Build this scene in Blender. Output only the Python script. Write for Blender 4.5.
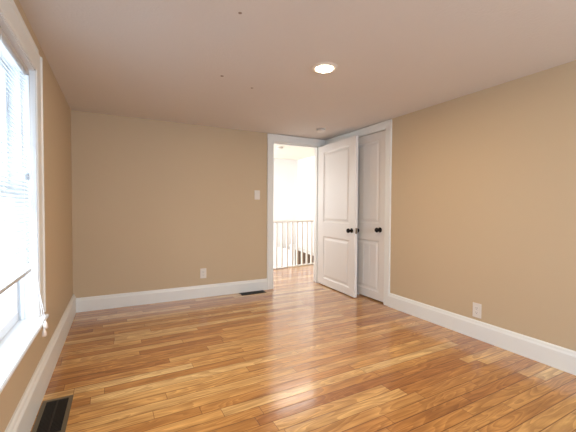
import bpy, bmesh, math, random
from mathutils import Vector, Matrix
random.seed(7)
S = bpy.context.scene
for o in list(bpy.data.objects): bpy.data.objects.remove(o)
C = S.collection

# ------------------------------------------------------------------ camera
CAM = Vector((0, 0, 1.134))
FWD = Vector((0.46047877, 0.88730414, -0.02550811)); RT = Vector((0.88764101, -0.4605083, 0.00505367)); UP = Vector((0.00726255, 0.02496915, 0.99966184))
cd = bpy.data.cameras.new('camera'); cam = bpy.data.objects.new('camera', cd); C.objects.link(cam)
cd.sensor_width = 36; cd.lens = 330 / 576 * 36; cd.clip_start = 0.02
m = Matrix((RT, UP, -FWD)).transposed().to_4x4(); m.translation = CAM
cam.matrix_world = m
S.camera = cam

# ------------------------------------------------------------------ world, lights, exposure
W = bpy.data.worlds.new('world'); S.world = W; W.use_nodes = True
bg = W.node_tree.nodes['Background']; bg.inputs[0].default_value = (0.86, 0.93, 1.0, 1); bg.inputs[1].default_value = 1.6
S.view_settings.view_transform = 'Standard'; S.view_settings.look = 'None'
S.view_settings.gamma = 1; S.view_settings.use_curve_mapping = False
S.view_settings.exposure = 0.36

def area(name, loc, to, sx, sy, power, col):
    l = bpy.data.lights.new(name, 'AREA'); l.shape = 'RECTANGLE'; l.size = sx; l.size_y = sy; l.energy = power; l.color = col
    o = bpy.data.objects.new(name, l); C.objects.link(o); o.location = loc
    o.rotation_euler = (Vector(to) - Vector(loc)).to_track_quat('-Z', 'Y').to_euler()
    return o
area('daylight_window', (-0.90, 1.9, 1.0), (2.8, 2.1, 0.7), 1.1, 1.1, 37, (0.62, 0.80, 1.0))
area('rear_fill_light', (1.2, -1.75, 1.35), (1.3, 1.0, 1.0), 1.3, 1.4, 62, (0.66, 0.82, 1.0))  # added daylight fill from behind the camera, source unseen
area('hall_side_fill', (0.45, 6.5, 1.4), (3.9, 6.3, 1.1), 0.95, 1.3, 76, (1.0, 0.98, 0.96))  # added fill brightening the hall through an invented opening in its left wall
area('hall_overhead_fill', (3.0, 5.05, 2.22), (3.0, 5.05, 0), 1.2, 0.5, 9, (1.0, 0.93, 0.84))  # added overhead fill for the landing, no fixture there

# ------------------------------------------------------------------ materials
def mat(name, col, rough=0.5, metal=0, bump=0, bscale=60, emit=None, es=0, coat=0, var=0.0):
    M = bpy.data.materials.new(name); M.use_nodes = True; nt = M.node_tree; b = nt.nodes['Principled BSDF']
    b.inputs['Base Color'].default_value = (*col, 1); b.inputs['Roughness'].default_value = rough; b.inputs['Metallic'].default_value = metal
    b.inputs['Coat Weight'].default_value = coat
    tc = nt.nodes.new('ShaderNodeTexCoord')
    n = nt.nodes.new('ShaderNodeTexNoise'); n.inputs['Scale'].default_value = bscale; n.inputs['Detail'].default_value = 4
    nt.links.new(tc.outputs['Object'], n.inputs['Vector'])
    if var:
        mx = nt.nodes.new('ShaderNodeMix'); mx.data_type = 'RGBA'
        mx.inputs[6].default_value = (*[c * (1 - var) for c in col], 1); mx.inputs[7].default_value = (*[min(1, c * (1 + var)) for c in col], 1)
        n2 = nt.nodes.new('ShaderNodeTexNoise'); n2.inputs['Scale'].default_value = 1.7; n2.inputs['Detail'].default_value = 3
        nt.links.new(tc.outputs['Object'], n2.inputs['Vector'])
        nt.links.new(n2.outputs['Fac'], mx.inputs[0]); nt.links.new(mx.outputs[2], b.inputs['Base Color'])
    if bump:
        bp = nt.nodes.new('ShaderNodeBump'); bp.inputs['Strength'].default_value = bump; bp.inputs['Distance'].default_value = 0.002
        nt.links.new(n.outputs['Fac'], bp.inputs['Height']); nt.links.new(bp.outputs['Normal'], b.inputs['Normal'])
    if emit:
        b.inputs['Emission Color'].default_value = (*emit, 1); b.inputs['Emission Strength'].default_value = es
    return M
M_wall = mat('tan_wall_paint', (0.58, 0.447, 0.293), 0.6, bump=0.25, bscale=180, var=0.02)
M_ceil = mat('ceiling_paint', (0.75, 0.71, 0.675), 0.8, bump=1.0, bscale=55, var=0.02)
M_trim = mat('white_trim_paint', (0.82, 0.82, 0.79), 0.35, bump=0.05)
M_door = mat('white_door_paint', (0.82, 0.79, 0.76), 0.4, bump=0.08, bscale=90)
M_hall = mat('hall_wall_paint', (0.86, 0.85, 0.84), 0.6, bump=0.15)
M_hrail = mat('railing_paint', (0.81, 0.78, 0.74), 0.4)
M_hceil = mat('hall_ceiling_paint', (0.86, 0.80, 0.70), 0.8, bump=0.3)
M_sash = mat('white_vinyl', (0.82, 0.84, 0.86), 0.3)
M_black = mat('oil_rubbed_bronze', (0.012, 0.009, 0.008), 0.25, 0.7)
M_brass = mat('latch_metal', (0.30, 0.22, 0.13), 0.35, 0.9)
M_plate = mat('white_plastic', (0.78, 0.73, 0.67), 0.35)
M_slot = mat('dark_slot', (0.05, 0.045, 0.04), 0.6)
M_reg = mat('bronze_register_metal', (0.16, 0.13, 0.085), 0.45, 0.4)
M_regd = mat('black_register_louvres', (0.018, 0.016, 0.014), 0.45, 0.3)
M_rail = mat('blind_rail_plastic', (0.58, 0.55, 0.52), 0.4)
M_cord = mat('white_cord', (0.85, 0.84, 0.82), 0.7)
M_tass = mat('cream_tassel_plastic', (0.80, 0.66, 0.55), 0.4)
M_tred = mat('brown_stair_carpet', (0.16, 0.10, 0.065), 0.9, bump=0.5)
M_grey = mat('grey_metal', (0.35, 0.35, 0.36), 0.35, 0.8)
M_lamp = mat('lamp_lens', (1, 1, 1), 0.5, emit=(1.0, 0.86, 0.66), es=34)
M_can = mat('white_lamp_trim', (0.78, 0.70, 0.62), 0.35)
M_speck = mat('grey_scuff', (0.33, 0.26, 0.21), 0.8)

def slat_mat():
    M = bpy.data.materials.new('blind_slat_plastic'); M.use_nodes = True; nt = M.node_tree
    b = nt.nodes['Principled BSDF']; b.inputs['Base Color'].default_value = (0.66, 0.67, 0.67, 1); b.inputs['Roughness'].default_value = 0.4
    t = nt.nodes.new('ShaderNodeBsdfTranslucent'); t.inputs[0].default_value = (0.85, 0.84, 0.80, 1)
    mx = nt.nodes.new('ShaderNodeMixShader'); mx.inputs[0].default_value = 0.05
    nt.links.new(b.outputs[0], mx.inputs[1]); nt.links.new(t.outputs[0], mx.inputs[2]); nt.links.new(mx.outputs[0], nt.nodes['Material Output'].inputs[0])
    return M
M_slat = slat_mat()
def glass_mat():
    M = bpy.data.materials.new('window_glass'); M.use_nodes = True; nt = M.node_tree
    b = nt.nodes['Principled BSDF']; nt.nodes.remove(b)
    t = nt.nodes.new('ShaderNodeBsdfTransparent'); g = nt.nodes.new('ShaderNodeBsdfGlossy'); g.inputs['Roughness'].default_value = 0.02
    mx = nt.nodes.new('ShaderNodeMixShader'); mx.inputs[0].default_value = 0.06
    nt.links.new(t.outputs[0], mx.inputs[1]); nt.links.new(g.outputs[0], mx.inputs[2]); nt.links.new(mx.outputs[0], nt.nodes['Material Output'].inputs[0])
    return M
M_glass = glass_mat()

def floor_mat():
    M = bpy.data.materials.new('oak_strip_floor'); M.use_nodes = True; nt = M.node_tree; N = nt.nodes; L = nt.links
    b = N['Principled BSDF']
    tc = N.new('ShaderNodeTexCoord'); sp = N.new('ShaderNodeSeparateXYZ'); L.new(tc.outputs['Object'], sp.inputs[0])
    def mth(op, a, c=None, clamp=False):
        n = N.new('ShaderNodeMath'); n.operation = op; n.use_clamp = clamp
        for i, v in enumerate((a, c)):
            if v is None: continue
            if isinstance(v, (int, float)): n.inputs[i].default_value = v
            else: L.new(v, n.inputs[i])
        return n.outputs[0]
    def comb(x, y, z=0.0):
        n = N.new('ShaderNodeCombineXYZ')
        for i, v in enumerate((x, y, z)):
            if isinstance(v, (int, float)): n.inputs[i].default_value = v
            else: L.new(v, n.inputs[i])
        return n.outputs[0]
    def wn(vec):
        n = N.new('ShaderNodeTexWhiteNoise'); n.noise_dimensions = '2D'; L.new(vec, n.inputs['Vector']); return n
    X = mth('ADD', sp.outputs[0], mth('MULTIPLY', sp.outputs[1], 0.018)); Y = mth('SUBTRACT', sp.outputs[1], mth('MULTIPLY', sp.outputs[0], 0.018))
    wd = 0.079
    v = mth('DIVIDE', mth('ADD', Y, 0.031), wd); row = mth('FLOOR', v); fv = mth('FRACT', v)
    r1 = wn(comb(row, 3.7)); r2 = wn(comb(row, 9.1))
    ln = mth('ADD', mth('MULTIPLY', r2.outputs['Value'], 0.8), 0.6)
    u = mth('DIVIDE', mth('ADD', mth('ADD', X, 20), mth('MULTIPLY', r1.outputs['Value'], 3)), ln)
    cell = mth('FLOOR', u); fu = mth('FRACT', u)
    c1 = wn(comb(row, cell)); rnd = c1.outputs['Value']; c2 = wn(comb(mth('ADD', row, 50.5), cell)); rnd2 = c2.outputs['Value']
    # board tone
    ramp = N.new('ShaderNodeValToRGB'); L.new(rnd, ramp.inputs[0]); e = ramp.color_ramp.elements
    cols = [(0.0, (0.40, 0.150, 0.035)), (0.12, (0.50, 0.210, 0.050)), (0.40, (0.59, 0.280, 0.076)), (0.68, (0.65, 0.335, 0.100)), (0.86, (0.71, 0.405, 0.14)), (1.0, (0.78, 0.51, 0.22))]
    e[0].position = cols[0][0]; e[0].color = (*cols[0][1], 1); e[1].position = 1.0; e[1].color = (*cols[-1][1], 1)
    for pz, cc in cols[1:-1]:
        k = e.new(pz); k.color = (*cc, 1)
    # grain
    off = mth('MULTIPLY', rnd, 37)
    gv = comb(mth('ADD', mth('MULTIPLY', X, 2.2), off), mth('ADD', mth('MULTIPLY', Y, 38), off), rnd2)
    g = N.new('ShaderNodeTexNoise'); g.inputs['Scale'].default_value = 1.0; g.inputs['Detail'].default_value = 5; g.inputs['Roughness'].default_value = 0.65; g.inputs['Distortion'].default_value = 1.2; L.new(gv, g.inputs['Vector'])
    cv = comb(mth('ADD', mth('MULTIPLY', X, 1.5), off), mth('ADD', mth('MULTIPLY', Y, 9), mth('MULTIPLY', rnd2, 23)), rnd)
    n4 = N.new('ShaderNodeTexNoise'); n4.inputs['Scale'].default_value = 1.0; n4.inputs['Detail'].default_value = 1.5; n4.inputs['Distortion'].default_value = 0.6; L.new(cv, n4.inputs['Vector'])
    rings = mth('FRACT', mth('MULTIPLY', n4.outputs['Fac'], 11))
    rings = mth('MULTIPLY', mth('MULTIPLY', rings, rings), mth('SUBTRACT', 1.35, rings))
    gr = N.new('ShaderNodeMapRange'); L.new(g.outputs['Fac'], gr.inputs[0]); gr.inputs[1].default_value = 0.3; gr.inputs[2].default_value = 0.68; gr.inputs[3].default_value = 0.66; gr.inputs[4].default_value = 1.20
    wr = N.new('ShaderNodeMapRange'); L.new(rings, wr.inputs[0]); wr.inputs[1].default_value = 0; wr.inputs[2].default_value = 0.35; wr.inputs[3].default_value = 1.05; wr.inputs[4].default_value = 0.76
    n5 = N.new('ShaderNodeTexNoise'); n5.inputs['Scale'].default_value = 1.0; n5.inputs['Detail'].default_value = 2; L.new(comb(mth('ADD', mth('MULTIPLY', X, 3.0), off), mth('ADD', mth('MULTIPLY', Y, 16), off), 4.2), n5.inputs['Vector'])
    dr = N.new('ShaderNodeMapRange'); L.new(n5.outputs['Fac'], dr.inputs[0]); dr.inputs[1].default_value = 0.3; dr.inputs[2].default_value = 0.7; dr.inputs[3].default_value = 0.84; dr.inputs[4].default_value = 1.14
    fac = mth('MULTIPLY', mth('MULTIPLY', gr.outputs[0], wr.outputs[0]), dr.outputs[0])
    # board gaps; a few stand wider open
    wide = mth('GREATER_THAN', wn(comb(row, 21.3)).outputs['Value'], 0.72)
    ed = mth('MULTIPLY', mth('MINIMUM', fv, mth('SUBTRACT', 1, fv)), wd)
    gw = mth('ADD', mth('MULTIPLY', wide, 0.0026), 0.0030)
    gap = mth('SUBTRACT', 1, mth('DIVIDE', ed, gw), True)
    ee = mth('MULTIPLY', mth('MINIMUM', fu, mth('SUBTRACT', 1, fu)), ln)
    gap2 = mth('SUBTRACT', 1, mth('DIVIDE', ee, 0.0022), True)
    gp = mth('MAXIMUM', gap, gap2)
    dark = mth('SUBTRACT', 1, mth('MULTIPLY', gp, 0.85))
    fac = mth('MULTIPLY', fac, dark)
    fcol = comb(mth('POWER', fac, 0.9), mth('POWER', fac, 1.12), mth('POWER', fac, 1.3))
    vm = N.new('ShaderNodeVectorMath'); vm.operation = 'MULTIPLY'; L.new(ramp.outputs[0], vm.inputs[0]); L.new(fcol, vm.inputs[1])
    L.new(vm.outputs[0], b.inputs['Base Color'])
    rr = N.new('ShaderNodeMapRange'); L.new(g.outputs['Fac'], rr.inputs[0]); rr.inputs[3].default_value = 0.24; rr.inputs[4].default_value = 0.36
    L.new(rr.outputs[0], b.inputs['Roughness'])
    b.inputs['Coat Weight'].default_value = 1.0; b.inputs['Specular IOR Level'].default_value = 0.12; b.inputs['Coat Roughness'].default_value = 0.16; b.inputs['Coat IOR'].default_value = 1.62
    # slight cupping of each board plus waviness of the varnish
    cup = mth('MULTIPLY', mth('MULTIPLY', fv, mth('SUBTRACT', 1, fv)), 0.0010)
    tilt = mth('MULTIPLY', mth('MULTIPLY', mth('SUBTRACT', rnd2, 0.5), fv), 0.0008)
    n3 = N.new('ShaderNodeTexNoise'); n3.inputs['Scale'].default_value = 9; n3.inputs['Detail'].default_value = 2; L.new(tc.outputs['Object'], n3.inputs['Vector'])
    h = mth('ADD', mth('ADD', cup, tilt), mth('MULTIPLY', n3.outputs['Fac'], 0.0006))
    h = mth('SUBTRACT', h, mth('MULTIPLY', gp, 0.0008))
    bp = N.new('ShaderNodeBump'); bp.inputs['Strength'].default_value = 0.55; bp.inputs['Distance'].default_value = 1.0; L.new(h, bp.inputs['Height'])
    L.new(bp.outputs[0], b.inputs['Normal']); L.new(bp.outputs[0], b.inputs['Coat Normal'])
    return M
M_floor = floor_mat()

# ------------------------------------------------------------------ helpers
def box(bm, a, b_, rot=None, about=None):
    x0, y0, z0 = [min(p, q) for p, q in zip(a, b_)]; x1, y1, z1 = [max(p, q) for p, q in zip(a, b_)]
    vs = [bm.verts.new(p) for p in ((x0, y0, z0), (x1, y0, z0), (x1, y1, z0), (x0, y1, z0), (x0, y0, z1), (x1, y0, z1), (x1, y1, z1), (x0, y1, z1))]
    for f in ((0, 3, 2, 1), (4, 5, 6, 7), (0, 1, 5, 4), (1, 2, 6, 5), (2, 3, 7, 6), (3, 0, 4, 7)): bm.faces.new([vs[i] for i in f])
    if rot: bmesh.ops.rotate(bm, verts=vs, cent=about, matrix=rot)
    return vs
def lathe(bm, prof, mtx=Matrix(), n=24):
    """prof: list of (radius, height) about local Z"""
    rings = []
    for r, z in prof:
        if r < 1e-6: rings.append([bm.verts.new(mtx @ Vector((0, 0, z)))])
        else: rings.append([bm.verts.new(mtx @ Vector((r * math.cos(2 * math.pi * i / n), r * math.sin(2 * math.pi * i / n), z))) for i in range(n)])
    for A, B in zip(rings, rings[1:]):
        for i in range(n):
            j = (i + 1) % n
            if len(A) == 1 and len(B) == 1: continue
            if len(A) == 1: bm.faces.new((A[0], B[j], B[i]))
            elif len(B) == 1: bm.faces.new((A[i], A[j], B[0]))
            else: bm.faces.new((A[i], A[j], B[j], B[i]))
def tube(bm, pts, r, n=8):
    pts = [Vector(p) for p in pts]; rings = []
    for i, p in enumerate(pts):
        t = (pts[min(i + 1, len(pts) - 1)] - pts[max(i - 1, 0)]).normalized()
        a = t.cross(Vector((0.3, 0.9, 0.1))).normalized(); c = t.cross(a)
        rings.append([bm.verts.new(p + r * (a * math.cos(2 * math.pi * k / n) + c * math.sin(2 * math.pi * k / n))) for k in range(n)])
    for A, B in zip(rings, rings[1:]):
        for k in range(n): bm.faces.new((A[k], A[(k + 1) % n], B[(k + 1) % n], B[k]))
    bm.faces.new(rings[0][::-1]); bm.faces.new(rings[-1])
def extrude_profile(bm, prof, a, b_, out, up=Vector((0, 0, 1))):
    """prof: (outward, up) outline, swept from a to b_"""
    a = Vector(a); b_ = Vector(b_); out = Vector(out); up = Vector(up)
    A = [bm.verts.new(a + out * u + up * v) for u, v in prof]; B = [bm.verts.new(b_ + out * u + up * v) for u, v in prof]
    n = len(prof)
    for i in range(n): bm.faces.new((A[i], A[(i + 1) % n], B[(i + 1) % n], B[i]))
    bm.faces.new(A[::-1]); bm.faces.new(B)
def obj(name, bm, m, parent=None, bevel=0, smooth=False, loc=None):
    bmesh.ops.recalc_face_normals(bm, faces=bm.faces[:])
    me = bpy.data.meshes.new(name); bm.to_mesh(me); bm.free(); me.materials.append(m)
    o = bpy.data.objects.new(name, me); C.objects.link(o)
    if parent:
        o.parent = parent
    if loc is not None: o.location = loc
    if bevel:
        md = o.modifiers.new('bevel', 'BEVEL'); md.width = bevel; md.segments = 2; md.limit_method = 'ANGLE'; md.angle_limit = math.radians(40)
    if smooth:
        for f in me.polygons: f.use_smooth = True
    return o
def struct(name, bm, m, parent=None, **k):
    o = obj(name, bm, m, parent, **k)
    if parent is None: o['kind'] = 'structure'
    return o
def empty(name, loc, label=None, cat=None, group=None, kind=None, rz=0):
    o = bpy.data.objects.new(name, None); C.objects.link(o); o.location = loc; o.rotation_euler = (0, 0, rz); o.empty_display_size = 0.1
    if label: o['label'] = label
    if cat: o['category'] = cat
    if group: o['group'] = group
    if kind: o['kind'] = kind
    return o
def tag(o, label, cat, group=None):
    o['label'] = label; o['category'] = cat
    if group: o['group'] = group
def wall_open(bm, axis, t0, t1, a0, a1, z0, z1, holes):
    """wall slab normal to axis, from t0 to t1 thick, a0..a1 long, with rectangular holes (a0,a1,z0,z1)"""
    def put(p0, p1, q0, q1):
        if p1 - p0 < 1e-5 or q1 - q0 < 1e-5: return
        if axis == 'x': box(bm, (t0, p0, q0), (t1, p1, q1))
        else: box(bm, (p0, t0, q0), (p1, t1, q1))
    cur = a0
    for (h0, h1, g0, g1) in sorted(holes):
        put(cur, h0, z0, z1); put(h0, h1, z0, g0); put(h0, h1, g1, z1); cur = h1
    put(cur, a1, z0, z1)

# ------------------------------------------------------------------ room dimensions
XL, XR, YB, YF, H = -0.422, 2.789, 4.168, -1.5, 2.15
T = 0.12
DX0, DX1, DH = 1.92, 2.70, 2.058          # doorway to the hall
CY0, CY1, CH = 2.90, 3.70, 2.065          # closet opening
WY0, WY1, WZ0, WZ1 = 1.36, 2.41, 0.475, 1.930   # window opening
HH = 2.30; HXR, HYB = 3.95, 7.10; HXL = 0.9      # hall
JY = YB + T
# landing edge (line of the railing)
RA = Vector((1.95, 5.44, 0)); RB = Vector((HXR, 5.755, 0))
def ry(x): return RA.y + (RB.y - RA.y) * (x - RA.x) / (RB.x - RA.x)

bm = bmesh.new(); box(bm, (XL - 0.3, YF - 0.3, -0.12), (XR + 0.8, YB + T, 0))
# hall landing continues the same boards
pts = [(XR + 0.8, YB + T), (HXL - 0.1, YB + T), (HXL - 0.1, ry(HXL - 0.1)), (HXR + 0.1, ry(HXR + 0.1)), (HXR + 0.1, YB + T)]
vt = [bm.verts.new((x, y, 0)) for x, y in pts]; vb = [bm.verts.new((x, y, -0.12)) for x, y in pts]
bm.faces.new(vt); bm.faces.new(vb[::-1])
for i in range(len(pts)):
    j = (i + 1) % len(pts); bm.faces.new((vt[i], vb[i], vb[j], vt[j]))
struct('floor', bm, M_floor)
bm = bmesh.new(); box(bm, (XL - 0.2, YF - 0.2, H), (XR + 0.8, YB + T, H + 0.12))
struct('ceiling', bm, M_ceil)
bm = bmesh.new(); box(bm, (HXL - 0.1, YB + T, HH), (HXR + 0.1, HYB + 0.1, HH + 0.1))
struct('ceiling_hall', bm, M_hceil)
bm = bmesh.new(); wall_open(bm, 'x', XL - 0.16, XL, YF - 0.12, YB + T, 0, H, [(WY0, WY1, WZ0 - 0.021, WZ1)])
struct('wall_left', bm, M_wall)
bm = bmesh.new(); wall_open(bm, 'x', XR, XR + T, YF - 0.12, YB, 0, H, [(CY0, CY1, 0, CH)])
struct('wall_right', bm, M_wall)
bm = bmesh.new(); wall_open(bm, 'y', YB, YB + T, XL, XR + T, 0, H, [(DX0, DX1, 0, DH)])
struct('wall_back', bm, M_wall)
RW = (0.45, 1.95, 0.55, 1.95)
bm = bmesh.new(); wall_open(bm, 'y', YF - 0.14, YF, XL, XR, 0, H, [RW])
struct('wall_front', bm, M_wall)
# closet shell
bm = bmesh.new(); box(bm, (XR + T + 0.55, 2.7, 0), (XR + T + 0.6, YB, H)); box(bm, (XR + T, 2.7, 0), (XR + T + 0.55, 2.75, H))
struct('wall_closet', bm, M_wall)
# hall walls
bm = bmesh.new()
box(bm, (HXL, HYB, -2.4), (HXR + 0.1, HYB + 0.1, HH))
struct('wall_hall_back', bm, M_hall)
bm = bmesh.new(); box(bm, (HXR, YB + T, -2.4), (HXR + 0.1, HYB, HH)); struct('wall_hall_right', bm, M_hall)
bm = bmesh.new(); wall_open(bm, 'x', HXL - 0.1, HXL, YB + T, HYB + 0.1, -2.4, HH, [(6.0, 7.0, 0.6, 2.05)]); struct('wall_hall_left', bm, M_hall)
bm = bmesh.new(); box(bm, (HXL, YB + T, 0), (DX0 - 0.12, YB + T + 0.02, HH)); box(bm, (DX1 + 0.1, YB + T, 0), (HXR, YB + T + 0.02, HH)); box(bm, (DX0 - 0.12, YB + T, DH + 0.1), (DX1 + 0.1, YB + T + 0.02, HH))
struct('wall_hall_front', bm, M_hall)
bm = bmesh.new(); box(bm, (HXL, 5.2, -2.5), (HXR, HYB, -2.4)); struct('floor_stairwell', bm, M_floor)

# ------------------------------------------------------------------ baseboards
def bprof(h, t=0.022):
    return [(0, 0), (t, 0), (t, h - 0.035), (t - 0.003, h - 0.028), (t * 0.72, h - 0.022), (t * 0.6, h - 0.008), (t * 0.3, h), (0, h)]
def base(name, a, b_, out, h, t=0.022, m=None):
    bm = bmesh.new(); extrude_profile(bm, bprof(h, t), a, b_, out); return struct(name, bm, m or M_trim)
base('baseboard_left', (XL, YF, 0), (XL, YB, 0), (1, 0, 0), 0.195, 0.028)
base('baseboard_back', (XL + 0.028, YB, 0), (DX0 - 0.085, YB, 0), (0, -1, 0), 0.152)
base('baseboard_right', (XR, YF, 0), (XR, CY0 - 0.085, 0), (-1, 0, 0), 0.158)
base('baseboard_front', (XL + 0.028, YF, 0), (XR - 0.022, YF, 0), (0, 1, 0), 0.155)
base('baseboard_hall_right', (HXR, YB + T + 0.03, 0), (HXR, RB.y, 0), (-1, 0, 0), 0.12)

# ------------------------------------------------------------------ casings (trim)
def casing_prof(w, d=0.018):
    # across (0 inner .. w outer), depth
    return [(0, 0), (0, d * 0.6), (0.008, d * 0.75), (w - 0.022, d * 0.8), (w - 0.016, d * 1.15), (w, d * 1.15), (w, 0)]
# door_1 trim: casing + jamb round the hall doorway
bm = bmesh.new()
extrude_profile(bm, casing_prof(0.083), (DX0, YB, 0), (DX0, YB, DH + 0.02), (-1, 0, 0), (0, -1, 0))
extrude_profile(bm, casing_prof(0.086), (DX0 - 0.083, YB, DH), (XR, YB, DH), (0, 0, 1), (0, -1, 0))
extrude_profile(bm, casing_prof(0.080), (DX1, YB, 0), (DX1, YB, DH + 0.02), (1, 0, 0), (0, -1, 0))
struct('trim_1', bm, M_trim)
bm = bmesh.new()
box(bm, (DX0 - 0.001, YB - 0.004, 0), (DX0 + 0.014, YB + T + 0.024, DH)); box(bm, (DX1 - 0.014, YB - 0.004, 0), (DX1 + 0.001, YB + T + 0.024, DH)); box(bm, (DX0, YB - 0.004, DH - 0.014), (DX1, YB + T + 0.024, DH + 0.001))
box(bm, (DX0 + 0.014, YB + 0.045, 0), (DX0 + 0.026, YB + 0.08, DH - 0.014)); box(bm, (DX1 - 0.026, YB + 0.045, 0), (DX1 - 0.014, YB + 0.08, DH - 0.014)); box(bm, (DX0 + 0.014, YB + 0.045, DH - 0.026), (DX1 - 0.014, YB + 0.08, DH - 0.014))
struct('trim_2', bm, M_trim, bevel=0.002)
# closet casing
bm = bmesh.new()
extrude_profile(bm, casing_prof(0.088), (XR, CY0, 0), (XR, CY0, CH + 0.01), (0, -1, 0), (-1, 0, 0))
extrude_profile(bm, casing_prof(0.076), (XR, CY0 - 0.088, CH), (XR, YB - 0.022, CH), (0, 0, 1), (-1, 0, 0))
extrude_profile(bm, casing_prof(0.085), (XR, CY1, 0), (XR, CY1, CH + 0.01), (0, 1, 0), (-1, 0, 0))
struct('trim_3', bm, M_trim)
bm = bmesh.new()
box(bm, (XR - 0.003, CY0 - 0.001, 0), (XR + T + 0.003, CY0 + 0.012, CH)); box(bm, (XR - 0.003, CY1 - 0.012, 0), (XR + T + 0.003, CY1 + 0.001, CH)); box(bm, (XR - 0.003, CY0, CH - 0.012), (XR + T + 0.003, CY1, CH + 0.001))
struct('trim_4', bm, M_trim)

# ------------------------------------------------------------------ doors
def panel_door_bm(w, h, t, panels, grooves=0, st=0.11):
    """leaf in local coords: x 0..w, y -t/2..t/2, z 0..h; both faces carry recessed raised-field panels"""
    bm = bmesh.new()
    xs = sorted({0, w, st, w - st}); zs = sorted({0.0, h} | {z for p in panels for z in p})
    core = t / 2 - 0.010
    def cellkind(x0, x1, z0, z1):
        for (a, b_) in panels:
            if x0 >= st - 1e-6 and x1 <= w - st + 1e-6 and z0 >= a - 1e-6 and z1 <= b_ + 1e-6: return True
        return False
    for side in (-1, 1):
        yo = side * t / 2
        for i in range(len(xs) - 1):
            for j in range(len(zs) - 1):
                x0, x1, z0, z1 = xs[i], xs[i + 1], zs[j], zs[j + 1]
                def q(a, b_, ya, yb=None):
                    pass
                if not cellkind(x0, x1, z0, z1):
                    bm.faces.new([bm.verts.new((x, yo, z)) for x, z in ((x0, z0), (x1, z0), (x1, z1), (x0, z1))])
                else:
                    steps = [(0, 0), (0.004, 0.003), (0.010, 0.007), (0.016, 0.010), (0.030, 0.010), (0.055, 0.003)]
                    loops = []
                    for ins, dp in steps:
                        y = yo - side * dp
                        loops.append([bm.verts.new(p) for p in ((x0 + ins, y, z0 + ins), (x1 - ins, y, z0 + ins), (x1 - ins, y, z1 - ins), (x0 + ins, y, z1 - ins))])
                    for A, B in zip(loops, loops[1:]):
                        for k in range(4): bm.faces.new((A[k], A[(k + 1) % 4], B[(k + 1) % 4], B[k]))
                    if not grooves: bm.faces.new(loops[-1])
                    else:
                        ins, dp = steps[-1]; fx0, fx1, fz0, fz1 = x0 + ins, x1 - ins, z0 + ins, z1 - ins; y = yo - side * dp
                        cuts = [fx0 + (fx1 - fx0) * (k + 1) / (grooves + 1) for k in range(grooves)]
                        cur = fx0; g = 0.004
                        for c in cuts:
                            bm.faces.new([bm.verts.new(p) for p in ((cur, y, fz0), (c - g, y, fz0), (c - g, y, fz1), (cur, y, fz1))])
                            for a, ya, b2, yb in ((c - g, y, c, y - side * 0.004), (c, y - side * 0.004, c + g, y)):
                                bm.faces.new([bm.verts.new(p) for p in ((a, ya, fz0), (b2, yb, fz0), (b2, yb, fz1), (a, ya, fz1))])
                            cur = c + g
                        bm.faces.new([bm.verts.new(p) for p in ((cur, y, fz0), (fx1, y, fz0), (fx1, y, fz1), (cur, y, fz1))])
    for (a, b_) in (((0, -t / 2, 0), (0, t / 2, h)), ((w, -t / 2, 0), (w, t / 2, h))):
        x = a[0]; bm.faces.new([bm.verts.new(p) for p in ((x, -t / 2, 0), (x, t / 2, 0), (x, t / 2, h), (x, -t / 2, h))])
    for z in (0, h): bm.faces.new([bm.verts.new(p) for p in ((0, -t / 2, z), (w, -t / 2, z), (w, t / 2, z), (0, t / 2, z))])
    bmesh.ops.remove_doubles(bm, verts=bm.verts[:], dist=1e-5)
    return bm
KN = [(0.0, 0), (0.031, 0), (0.031, 0.004), (0.027, 0.009), (0.013, 0.011), (0.010, 0.016), (0.010, 0.028), (0.014, 0.034), (0.024, 0.040), (0.029, 0.050), (0.029, 0.056), (0.024, 0.066), (0.012, 0.071), (0.0, 0.072)]
def knob(parent, x, y, z, side):
    bm = bmesh.new(); lathe(bm, KN, Matrix.Translation((x, y, z)) @ Matrix.Rotation(-side * math.pi / 2, 4, 'X'))
    k = obj('door_knob', bm, M_black, parent, smooth=True); k['label'] = 'dark bronze round knob'
    return k
def hinge(parent, x, y, z):
    bm = bmesh.new(); lathe(bm, [(0, 0), (0.006, 0), (0.006, 0.085), (0, 0.085)], Matrix.Translation((x, y, z)), 10)
    box(bm, (x - 0.001, y - 0.002, z), (x + 0.03, y + 0.0, z + 0.085)); return obj('hinge', bm, M_brass, parent)
# bedroom door, standing open into the room
HX, HY = 2.690, 4.150
EX, EY = 2.648, 3.255
ang = math.atan2(EY - HY, EX - HX); LW = math.hypot(EX - HX, EY - HY); LH = 2.018
d1 = empty('door_1', (HX, HY, 0.012), 'white two-panel bedroom door standing open between the hall doorway and the closet', 'door', rz=ang)
lf = panel_door_bm(LW, LH, 0.036, [(0.095, 0.71), (0.915, 1.925)], st=0.125)
obj('door_leaf', lf, M_door, d1)
knob(d1, LW - 0.07, -0.018, 0.835, -1); knob(d1, LW - 0.07, 0.018, 0.835, 1)
bm = bmesh.new(); box(bm, (LW, -0.013, 0.80), (LW + 0.0015, 0.013, 0.87)); box(bm, (LW + 0.001, -0.007, 0.825), (LW + 0.009, 0.007, 0.845))
o = obj('latch', bm, M_brass, d1); o['label'] = 'brassy latch plate on the door edge'
for z in (0.2, 0.95, 1.75): hinge(d1, -0.004, 0.020, z)
# closet door, closed
CW = CY1 - CY0 - 0.030
d2 = empty('door_2', (XR + 0.030, CY0 + 0.015, 0.016), 'white closet door with dark knob, closed behind the open bedroom door', 'door', rz=math.pi / 2)
lf = panel_door_bm(CW, CH - 0.034, 0.034, [(0.095, 0.72), (0.925, 1.945)], grooves=3, st=0.10)
obj('door_leaf', lf, M_door, d2)
knob(d2, 0.085, 0.017, 0.855, 1)

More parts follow.
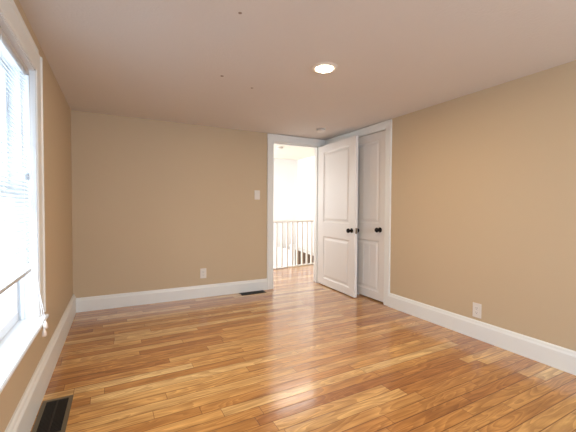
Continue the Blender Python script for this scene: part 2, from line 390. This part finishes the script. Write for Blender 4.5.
# ------------------------------------------------------------------ window
wn_ = empty('window_1', (XL, (WY0 + WY1) / 2, WZ0), kind='structure')
def wpart(name, bm, m, **k):
    # meshes are given in world coordinates
    for v in bm.verts: v.co -= Vector(wn_.location)
    return obj(name, bm, m, wn_, **k)
bm = bmesh.new()
cw = 0.115
extrude_profile(bm, casing_prof(cw, 0.020), (XL, WY1, WZ0), (XL, WY1, WZ1 + cw), (0, 1, 0), (1, 0, 0))
extrude_profile(bm, casing_prof(cw, 0.020), (XL, WY0, WZ0), (XL, WY0, WZ1 + cw), (0, -1, 0), (1, 0, 0))
extrude_profile(bm, casing_prof(cw, 0.020), (XL, WY0 + 0.0005, WZ1), (XL, WY1 - 0.0005, WZ1), (0, 0, 1), (1, 0, 0))
wpart('casing', bm, M_trim)
bm = bmesh.new()
box(bm, (XL - 0.16, WY1 - 0.012, WZ0), (XL + 0.006, WY1 + 0.001, WZ1)); box(bm, (XL - 0.16, WY0 - 0.001, WZ0), (XL + 0.006, WY0 + 0.012, WZ1)); box(bm, (XL - 0.16, WY0, WZ1 - 0.012), (XL + 0.006, WY1, WZ1 + 0.001))
box(bm, (XL - 0.075, WY1 - 0.024, WZ0), (XL - 0.06, WY1 - 0.012, WZ1 - 0.012))   # stop bead
wpart('jamb', bm, M_sash)
bm = bmesh.new()
extrude_profile(bm, [(-0.17, 0), (0.040, 0), (0.046, -0.006), (0.046, -0.016), (0.040, -0.022), (-0.17, -0.022)], (XL, WY0 + 0.001, WZ0), (XL, WY1 - 0.001, WZ0), (1, 0, 0)); extrude_profile(bm, [(0.001, 0), (0.040, 0), (0.046, -0.006), (0.046, -0.016), (0.040, -0.022), (0.001, -0.022)], (XL, WY1 - 0.001, WZ0), (XL, WY1 + 0.055, WZ0), (1, 0, 0)); extrude_profile(bm, [(0.001, 0), (0.040, 0), (0.046, -0.006), (0.046, -0.016), (0.040, -0.022), (0.001, -0.022)], (XL, WY0 - 0.055, WZ0), (XL, WY0 + 0.001, WZ0), (1, 0, 0))
wpart('stool', bm, M_sash)
def sash(x0, x1, z0, z1, br, tr, name):
    y0, y1 = WY0 + 0.013, WY1 - 0.013; s = 0.042
    bm = bmesh.new(); box(bm, (x0, y0, z0), (x1, y0 + s, z1)); box(bm, (x0, y1 - s, z0), (x1, y1, z1)); box(bm, (x0, y0 + s, z0), (x1, y1 - s, z0 + br)); box(bm, (x0, y0 + s, z1 - tr), (x1, y1 - s, z1))
    wpart(name, bm, M_sash, bevel=0.003)
    bm = bmesh.new(); xm = (x0 + x1) / 2; box(bm, (xm - 0.002, y0 + s, z0 + br), (xm + 0.002, y1 - s, z1 - tr)); wpart('window_pane', bm, M_glass)
sash(XL - 0.115, XL - 0.085, WZ0 + 0.001, 1.225, 0.055, 0.035, 'lower_sash')
sash(XL - 0.148, XL - 0.118, 1.19, WZ1 - 0.013, 0.035, 0.045, 'upper_sash')
bm = bmesh.new(); box(bm, (XL - 0.046, WY1 - 0.016, 1.285), (XL - 0.030, WY1 - 0.012, 1.325)); box(bm, (XL - 0.042, WY1 - 0.034, 1.312), (XL - 0.034, WY1 - 0.014, 1.319)); box(bm, (XL - 0.042, WY1 - 0.034, 1.290), (XL - 0.034, WY1 - 0.030, 1.319))
o = wpart('jamb_hook', bm, M_grey); o['label'] = 'small grey metal hook on the jamb'

# ------------------------------------------------------------------ blind
BX = XL - 0.034; BY0, BY1 = WY0 + 0.02, WY1 - 0.022
bl = empty('mini_blind', (BX, (BY0 + BY1) / 2, WZ1 - 0.012), 'white horizontal mini blind lowered over most of the left window', 'blind')
def bpart(name, bm, m, **k):
    for v in bm.verts: v.co -= Vector(bl.location)
    return obj(name, bm, m, bl, **k)
bm = bmesh.new(); box(bm, (BX - 0.014, BY0, WZ1 - 0.045), (BX + 0.014, BY1, WZ1 - 0.013)); o = bpart('headrail', bm, M_rail, bevel=0.003)
BZ = 0.765
bm = bmesh.new(); box(bm, (BX - 0.012, BY0, BZ - 0.012), (BX + 0.012, BY1, BZ + 0.008)); bpart('bottom_rail', bm, M_rail, bevel=0.004)
pitch = 0.0215; zt = WZ1 - 0.06; n = int((zt - BZ - 0.015) / pitch)
sb = None
tl = math.radians(-46)
for i in range(n + 1):
    z = zt - i * pitch
    if sb is None:
        bm = bmesh.new(); K = 5; w = 0.0255
        for y in (BY0 + 0.004, BY1 - 0.004):
            for k in range(K):
                s = (k / (K - 1) - 0.5); px, pz = s * w, 0.0022 * (1 - 4 * s * s)
                bm.verts.new((px * math.cos(tl) - pz * math.sin(tl), y - bl.location.y, px * math.sin(tl) + pz * math.cos(tl)))
        bm.verts.ensure_lookup_table()
        for k in range(K - 1): bm.faces.new((bm.verts[k], bm.verts[k + 1], bm.verts[K + k + 1], bm.verts[K + k]))
        bmesh.ops.solidify(bm, geom=bm.faces[:], thickness=0.0006)
        sb = obj('slat', bm, M_slat, bl, smooth=False); sb.location = (0, 0, z - bl.location.z)
    else:
        c = sb.copy(); C.objects.link(c); c.parent = bl; c.location = (0, 0, z - bl.location.z)
for y in (BY0 + 0.14, (BY0 + BY1) / 2, BY1 - 0.14):
    bm = bmesh.new(); tube(bm, [(BX + 0.0125, y, WZ1 - 0.045), (BX + 0.0125, y, BZ)], 0.0009, 6); tube(bm, [(BX - 0.0125, y, WZ1 - 0.045), (BX - 0.0125, y, BZ)], 0.0009, 6)
    bpart('ladder_cord', bm, M_cord)
# lift cords running down beside the blind, out over the stool
for k, (dy, ze) in enumerate(((0.0, 0.445), (0.014, 0.415))):
    yb = BY1 - 0.012 + 0.006 * k
    yt = 2.27 - dy * 3
    P = [(BX + 0.018, yb, WZ1 - 0.03), (BX + 0.018, yb, 1.5), (BX + 0.022, yb - 0.005, 1.1), (BX + 0.034, yb - 0.02, 0.85), (BX + 0.055, yb - 0.05, 0.66), (XL + 0.046, yt + 0.02, 0.56), (XL + 0.056, yt + 0.004, ze + 0.06), (XL + 0.0605, yt, ze + 0.036)]
    bm = bmesh.new(); tube(bm, P, 0.0013, 6); bpart('lift_cord', bm, M_cord, smooth=True)
    bm = bmesh.new(); lathe(bm, [(0.0, 0), (0.0125, 0.0), (0.013, 0.005), (0.0095, 0.026), (0.004, 0.040), (0, 0.040)], Matrix.Translation((XL + 0.0605, yt, ze)), 14)
    bpart('cord_tassel', bm, M_tass, smooth=True)

# added rear window behind the camera, guessed, to let daylight in
w2 = empty('window_added', (1.2, YF, RW[2]), kind='structure')
bm = bmesh.new()
for a, b_ in (((RW[0] - 0.1, YF, RW[2] - 0.03), (RW[1] + 0.1, YF + 0.02, RW[2])), ((RW[0] - 0.1, YF, RW[3]), (RW[1] + 0.1, YF + 0.02, RW[3] + 0.1)), ((RW[0] - 0.1, YF, RW[2]), (RW[0], YF + 0.02, RW[3])), ((RW[1], YF, RW[2]), (RW[1] + 0.1, YF + 0.02, RW[3])), ((RW[0], YF - 0.07, 1.22), (RW[1], YF - 0.04, 1.26))): box(bm, a, b_)
for v in bm.verts: v.co -= Vector(w2.location)
obj('casing', bm, M_trim, w2)

# ------------------------------------------------------------------ ceiling lamp
LX, LY = 1.345, 2.03
lp = empty('recessed_ceiling_light', (LX, LY, H), 'glowing round recessed ceiling light in the middle of the bedroom ceiling', 'ceiling light')
bm = bmesh.new(); lathe(bm, [(0.062, -0.002), (0.068, -0.012), (0.092, -0.006), (0.098, 0.0)], n=40); obj('trim_ring', bm, M_can, lp, smooth=True)
bm = bmesh.new(); lathe(bm, [(0.0, -0.022), (0.030, -0.020), (0.050, -0.015), (0.060, -0.008), (0.063, -0.001)], n=40); obj('lamp_lens', bm, M_lamp, lp, smooth=True)
l = bpy.data.lights.new('bulb', 'AREA'); l.shape = 'DISK'; l.size = 0.08; l.energy = 14; l.color = (1.0, 0.76, 0.48); l.spread = math.pi
lo = bpy.data.objects.new('bulb', l); C.objects.link(lo); lo.location = (LX, LY, H - 0.026)

def detector(x, y, z, r, label):
    e = empty('smoke_detector', (x, y, z), label, 'smoke detector')
    bm = bmesh.new(); lathe(bm, [(r * 1.05, 0), (r * 1.05, -0.008), (r, -0.010)], n=32); obj('mounting_plate', bm, M_speck if 0 else M_plate, e)
    bm = bmesh.new(); lathe(bm, [(r * 0.93, -0.010), (r * 0.93, -0.020), ], n=32); obj('vent_ring', bm, M_grey, e)
    bm = bmesh.new(); lathe(bm, [(r * 0.98, -0.019), (r * 0.97, -0.030), (r * 0.8, -0.038), (0, -0.040)], n=32); obj('cover', bm, M_plate, e, smooth=True)
    return e
detector(2.34, 3.60, H, 0.058, 'white round smoke detector on the bedroom ceiling near the doorway')
detector(2.80, 5.75, HH, 0.065, 'smoke detector on the hall ceiling seen through the doorway')

# ------------------------------------------------------------------ outlets and switch
def plate(name, loc, rz, w, h, label, cat, kind):
    e = empty(name, loc, label, cat, rz=rz)     # local: face looks along -Y
    bm = bmesh.new(); box(bm, (-w / 2, -0.006, -h / 2), (w / 2, 0, h / 2)); obj('cover_plate', bm, M_plate, e, bevel=0.003)
    if kind == 'outlet':
        for s in (-1, 1):
            bm = bmesh.new(); box(bm, (-0.017, -0.009, s * 0.0195 - 0.014), (0.017, -0.006, s * 0.0195 + 0.014)); sk = obj('socket', bm, M_plate, e, bevel=0.002)
            bm = bmesh.new()
            for dx in (-0.0065, 0.0065): box(bm, (dx - 0.001, -0.0095, s * 0.0195 - 0.001), (dx + 0.001, -0.0089, s * 0.0195 + 0.008))
            box(bm, (-0.002, -0.0095, s * 0.0195 - 0.010), (0.002, -0.0089, s * 0.0195 - 0.006))
            obj('slot', bm, M_slot, sk)
    else:
        bm = bmesh.new(); box(bm, (-0.006, -0.007, -0.013), (0.006, -0.006, 0.013)); obj('toggle_slot', bm, M_plate, e)
        bm = bmesh.new(); box(bm, (-0.004, -0.020, 0.000), (0.004, -0.006, 0.009), Matrix.Rotation(0.35, 3, 'X'), (0, -0.006, 0)); obj('toggle', bm, M_plate, e)
    return e
plate('wall_outlet', (0.963, YB, 0.300), 0, 0.076, 0.124, 'white duplex outlet on the back wall left of the doorway', 'outlet', 'outlet')
plate('wall_outlet', (XR, 1.777, 0.245), -math.pi / 2, 0.078, 0.126, 'white duplex outlet just above the baseboard on the right wall', 'outlet', 'outlet')
plate('light_switch', (1.690, YB, 1.302), 0, 0.078, 0.125, 'light switch plate on the back wall beside the doorway casing', 'light switch', 'switch')

# ------------------------------------------------------------------ floor registers
def register(x0, x1, y0, y1, label, mf, fr, bars_along):
    cx, cy = (x0 + x1) / 2, (y0 + y1) / 2; e = empty('floor_register', (cx, cy, 0), label, 'floor vent')
    w, d = (x1 - x0) / 2, (y1 - y0) / 2
    bm = bmesh.new()
    for a, b_ in (((-w, -d, 0), (w, -d + fr, 0.005)), ((-w, d - fr, 0), (w, d, 0.005)), ((-w, -d + fr, 0), (-w + fr, d - fr, 0.005)), ((w - fr, -d + fr, 0), (w, d - fr, 0.005))): box(bm, a, b_)
    obj('frame', bm, mf, e, bevel=0.0015)
    bm = bmesh.new(); box(bm, (-w + fr, -d + fr, 0.0003), (w - fr, d - fr, 0.001)); obj('well', bm, M_slot if 0 else M_regd, e)
    if bars_along == 'x':
        k = int((2 * d - 2 * fr) / 0.012)
        bm = bmesh.new()
        for i in range(k):
            y = -d + fr + 0.006 + i * (2 * d - 2 * fr - 0.012) / (k - 1)
            box(bm, (-w + fr, y - 0.003, 0.0014), (w - fr, y + 0.003, 0.0036))
        box(bm, (-0.004, -d + fr, 0.001), (0.004, d - fr, 0.0042)) 
    else:
        k = int((2 * w - 2 * fr) / 0.012)
        bm = bmesh.new()
        for i in range(k):
            x = -w + fr + 0.006 + i * (2 * w - 2 * fr - 0.012) / (k - 1)
            box(bm, (x - 0.003, -d + fr, 0.0014), (x + 0.003, d - fr, 0.0036))
        box(bm, (-w + fr, -0.004, 0.001), (w - fr, 0.004, 0.0042))
    obj('louvres', bm, M_regd, e)
register(-0.388, -0.238, 1.955, 2.325, 'bronze framed floor register with black louvres beside the left baseboard', M_reg, 0.021, 'x')
register(1.425, 1.765, 4.010, 4.135, 'small black floor register along the back baseboard by the doorway', M_regd, 0.014, 'y')

# ------------------------------------------------------------------ hall railing
rd = (RB - RA).normalized(); ra = math.atan2(rd.y, rd.x); RLn = (RB - RA).length
rl = empty('stair_railing', (RA.x, RA.y, 0), 'white wooden railing with square balusters along the hall landing', 'railing', rz=ra)
bm = bmesh.new(); extrude_profile(bm, [(-0.03, 0), (0.03, 0), (0.034, 0.02), (0.024, 0.042), (-0.024, 0.042), (-0.034, 0.02)], (0, -0.05, 0.855), (RLn - 0.01, -0.05, 0.855), (0, 1, 0)); obj('handrail', bm, M_hrail, rl)
bm = bmesh.new(); box(bm, (0, -0.085, 0.0), (RLn - 0.01, -0.015, 0.022)); obj('shoe_rail', bm, M_hrail, rl, bevel=0.004)
# nosing of the landing under the railing
bm = bmesh.new(); box(bm, (-0.9, -0.012, -0.20), (RLn - 0.06, 0.012, 0.004)); obj('landing_fascia', bm, M_trim, rl)
bsrc = None; nb = int(RLn / 0.121)
for i in range(nb):
    if bsrc is None:
        bm = bmesh.new(); box(bm, (-0.016, -0.016, 0), (0.016, 0.016, 0.833)); bsrc = obj('baluster', bm, M_hrail, rl, bevel=0.002); c = bsrc
    else:
        c = bsrc.copy(); C.objects.link(c); c.parent = rl
    c.location = (0.06 + i * 0.121, -0.05, 0.022)
bm = bmesh.new(); box(bm, (-0.09, -0.095, 0), (0.0, -0.005, 1.0)); box(bm, (-0.10, -0.105, 1.0), (0.01, 0.005, 1.03)); obj('newel_post', bm, M_hrail, rl, bevel=0.004)

# descending stair beyond the railing: white closed stringer, brown carpeted treads
st_ = empty('staircase', (3.35, 6.25, 0.0), 'brown stair with a white sloping stringer seen through the landing balusters', 'staircase')
bm = bmesh.new()
sl = -0.36
def szp(x): return 0.325 + sl * x
prof = [(0, szp(0)), (0.585, szp(0.585)), (0.585, szp(0.585) - 0.07), (0, szp(0) - 0.07)]
A = [bm.verts.new((x, 0.0, z)) for x, z in prof]; B = [bm.verts.new((x, 0.07, z)) for x, z in prof]
bm.faces.new(A); bm.faces.new(B[::-1])
for i in range(4): bm.faces.new((A[i], B[i], B[(i + 1) % 4], A[(i + 1) % 4]))
obj('stringer', bm, M_trim, st_)
bm = bmesh.new(); box(bm, (-0.01, -0.01, -2.39), (0.07, 0.08, 0.30)); box(bm, (-0.02, -0.02, 0.30), (0.08, 0.09, 0.335)); o = obj('newel_post', bm, M_trim, st_, bevel=0.003)
bm = bmesh.new()
prof = [(0.07, szp(0.07) - 0.07), (0.585, szp(0.585) - 0.07), (0.585, -2.39), (0.07, -2.39)]
A = [bm.verts.new((x, 0.02, z)) for x, z in prof]; B = [bm.verts.new((x, 0.06, z)) for x, z in prof]
bm.faces.new(A); bm.faces.new(B[::-1])
for i in range(4): bm.faces.new((A[i], B[i], B[(i + 1) % 4], A[(i + 1) % 4]))
obj('carpeted_side', bm, M_tred, st_)
bm = bmesh.new()
for i in range(5):
    x0 = 0.08 + i * 0.10
    box(bm, (x0, 0.075, -2.39), (x0 + 0.10, 0.84, szp(x0) - 0.12))
obj('treads', bm, M_tred, st_)

bm = bmesh.new(); box(bm, (-0.01, 0.08, -2.39), (0.07, 0.84, 0.20)); obj('side_wall', bm, M_hall, st_)

# faint scuffs on the bedroom ceiling
for (x, y, r) in ((0.58, 1.673, 0.010), (0.731, 2.53, 0.013), (1.029, 2.661, 0.011)):
    bm = bmesh.new(); lathe(bm, [(0, -0.0015), (r, -0.001), (r, 0)], Matrix.Translation((x, y, H)), 12)
    o = obj('ceiling_scuff', bm, M_speck); tag(o, 'small grey speck on the textured bedroom ceiling', 'speck', 'specks on the ceiling')
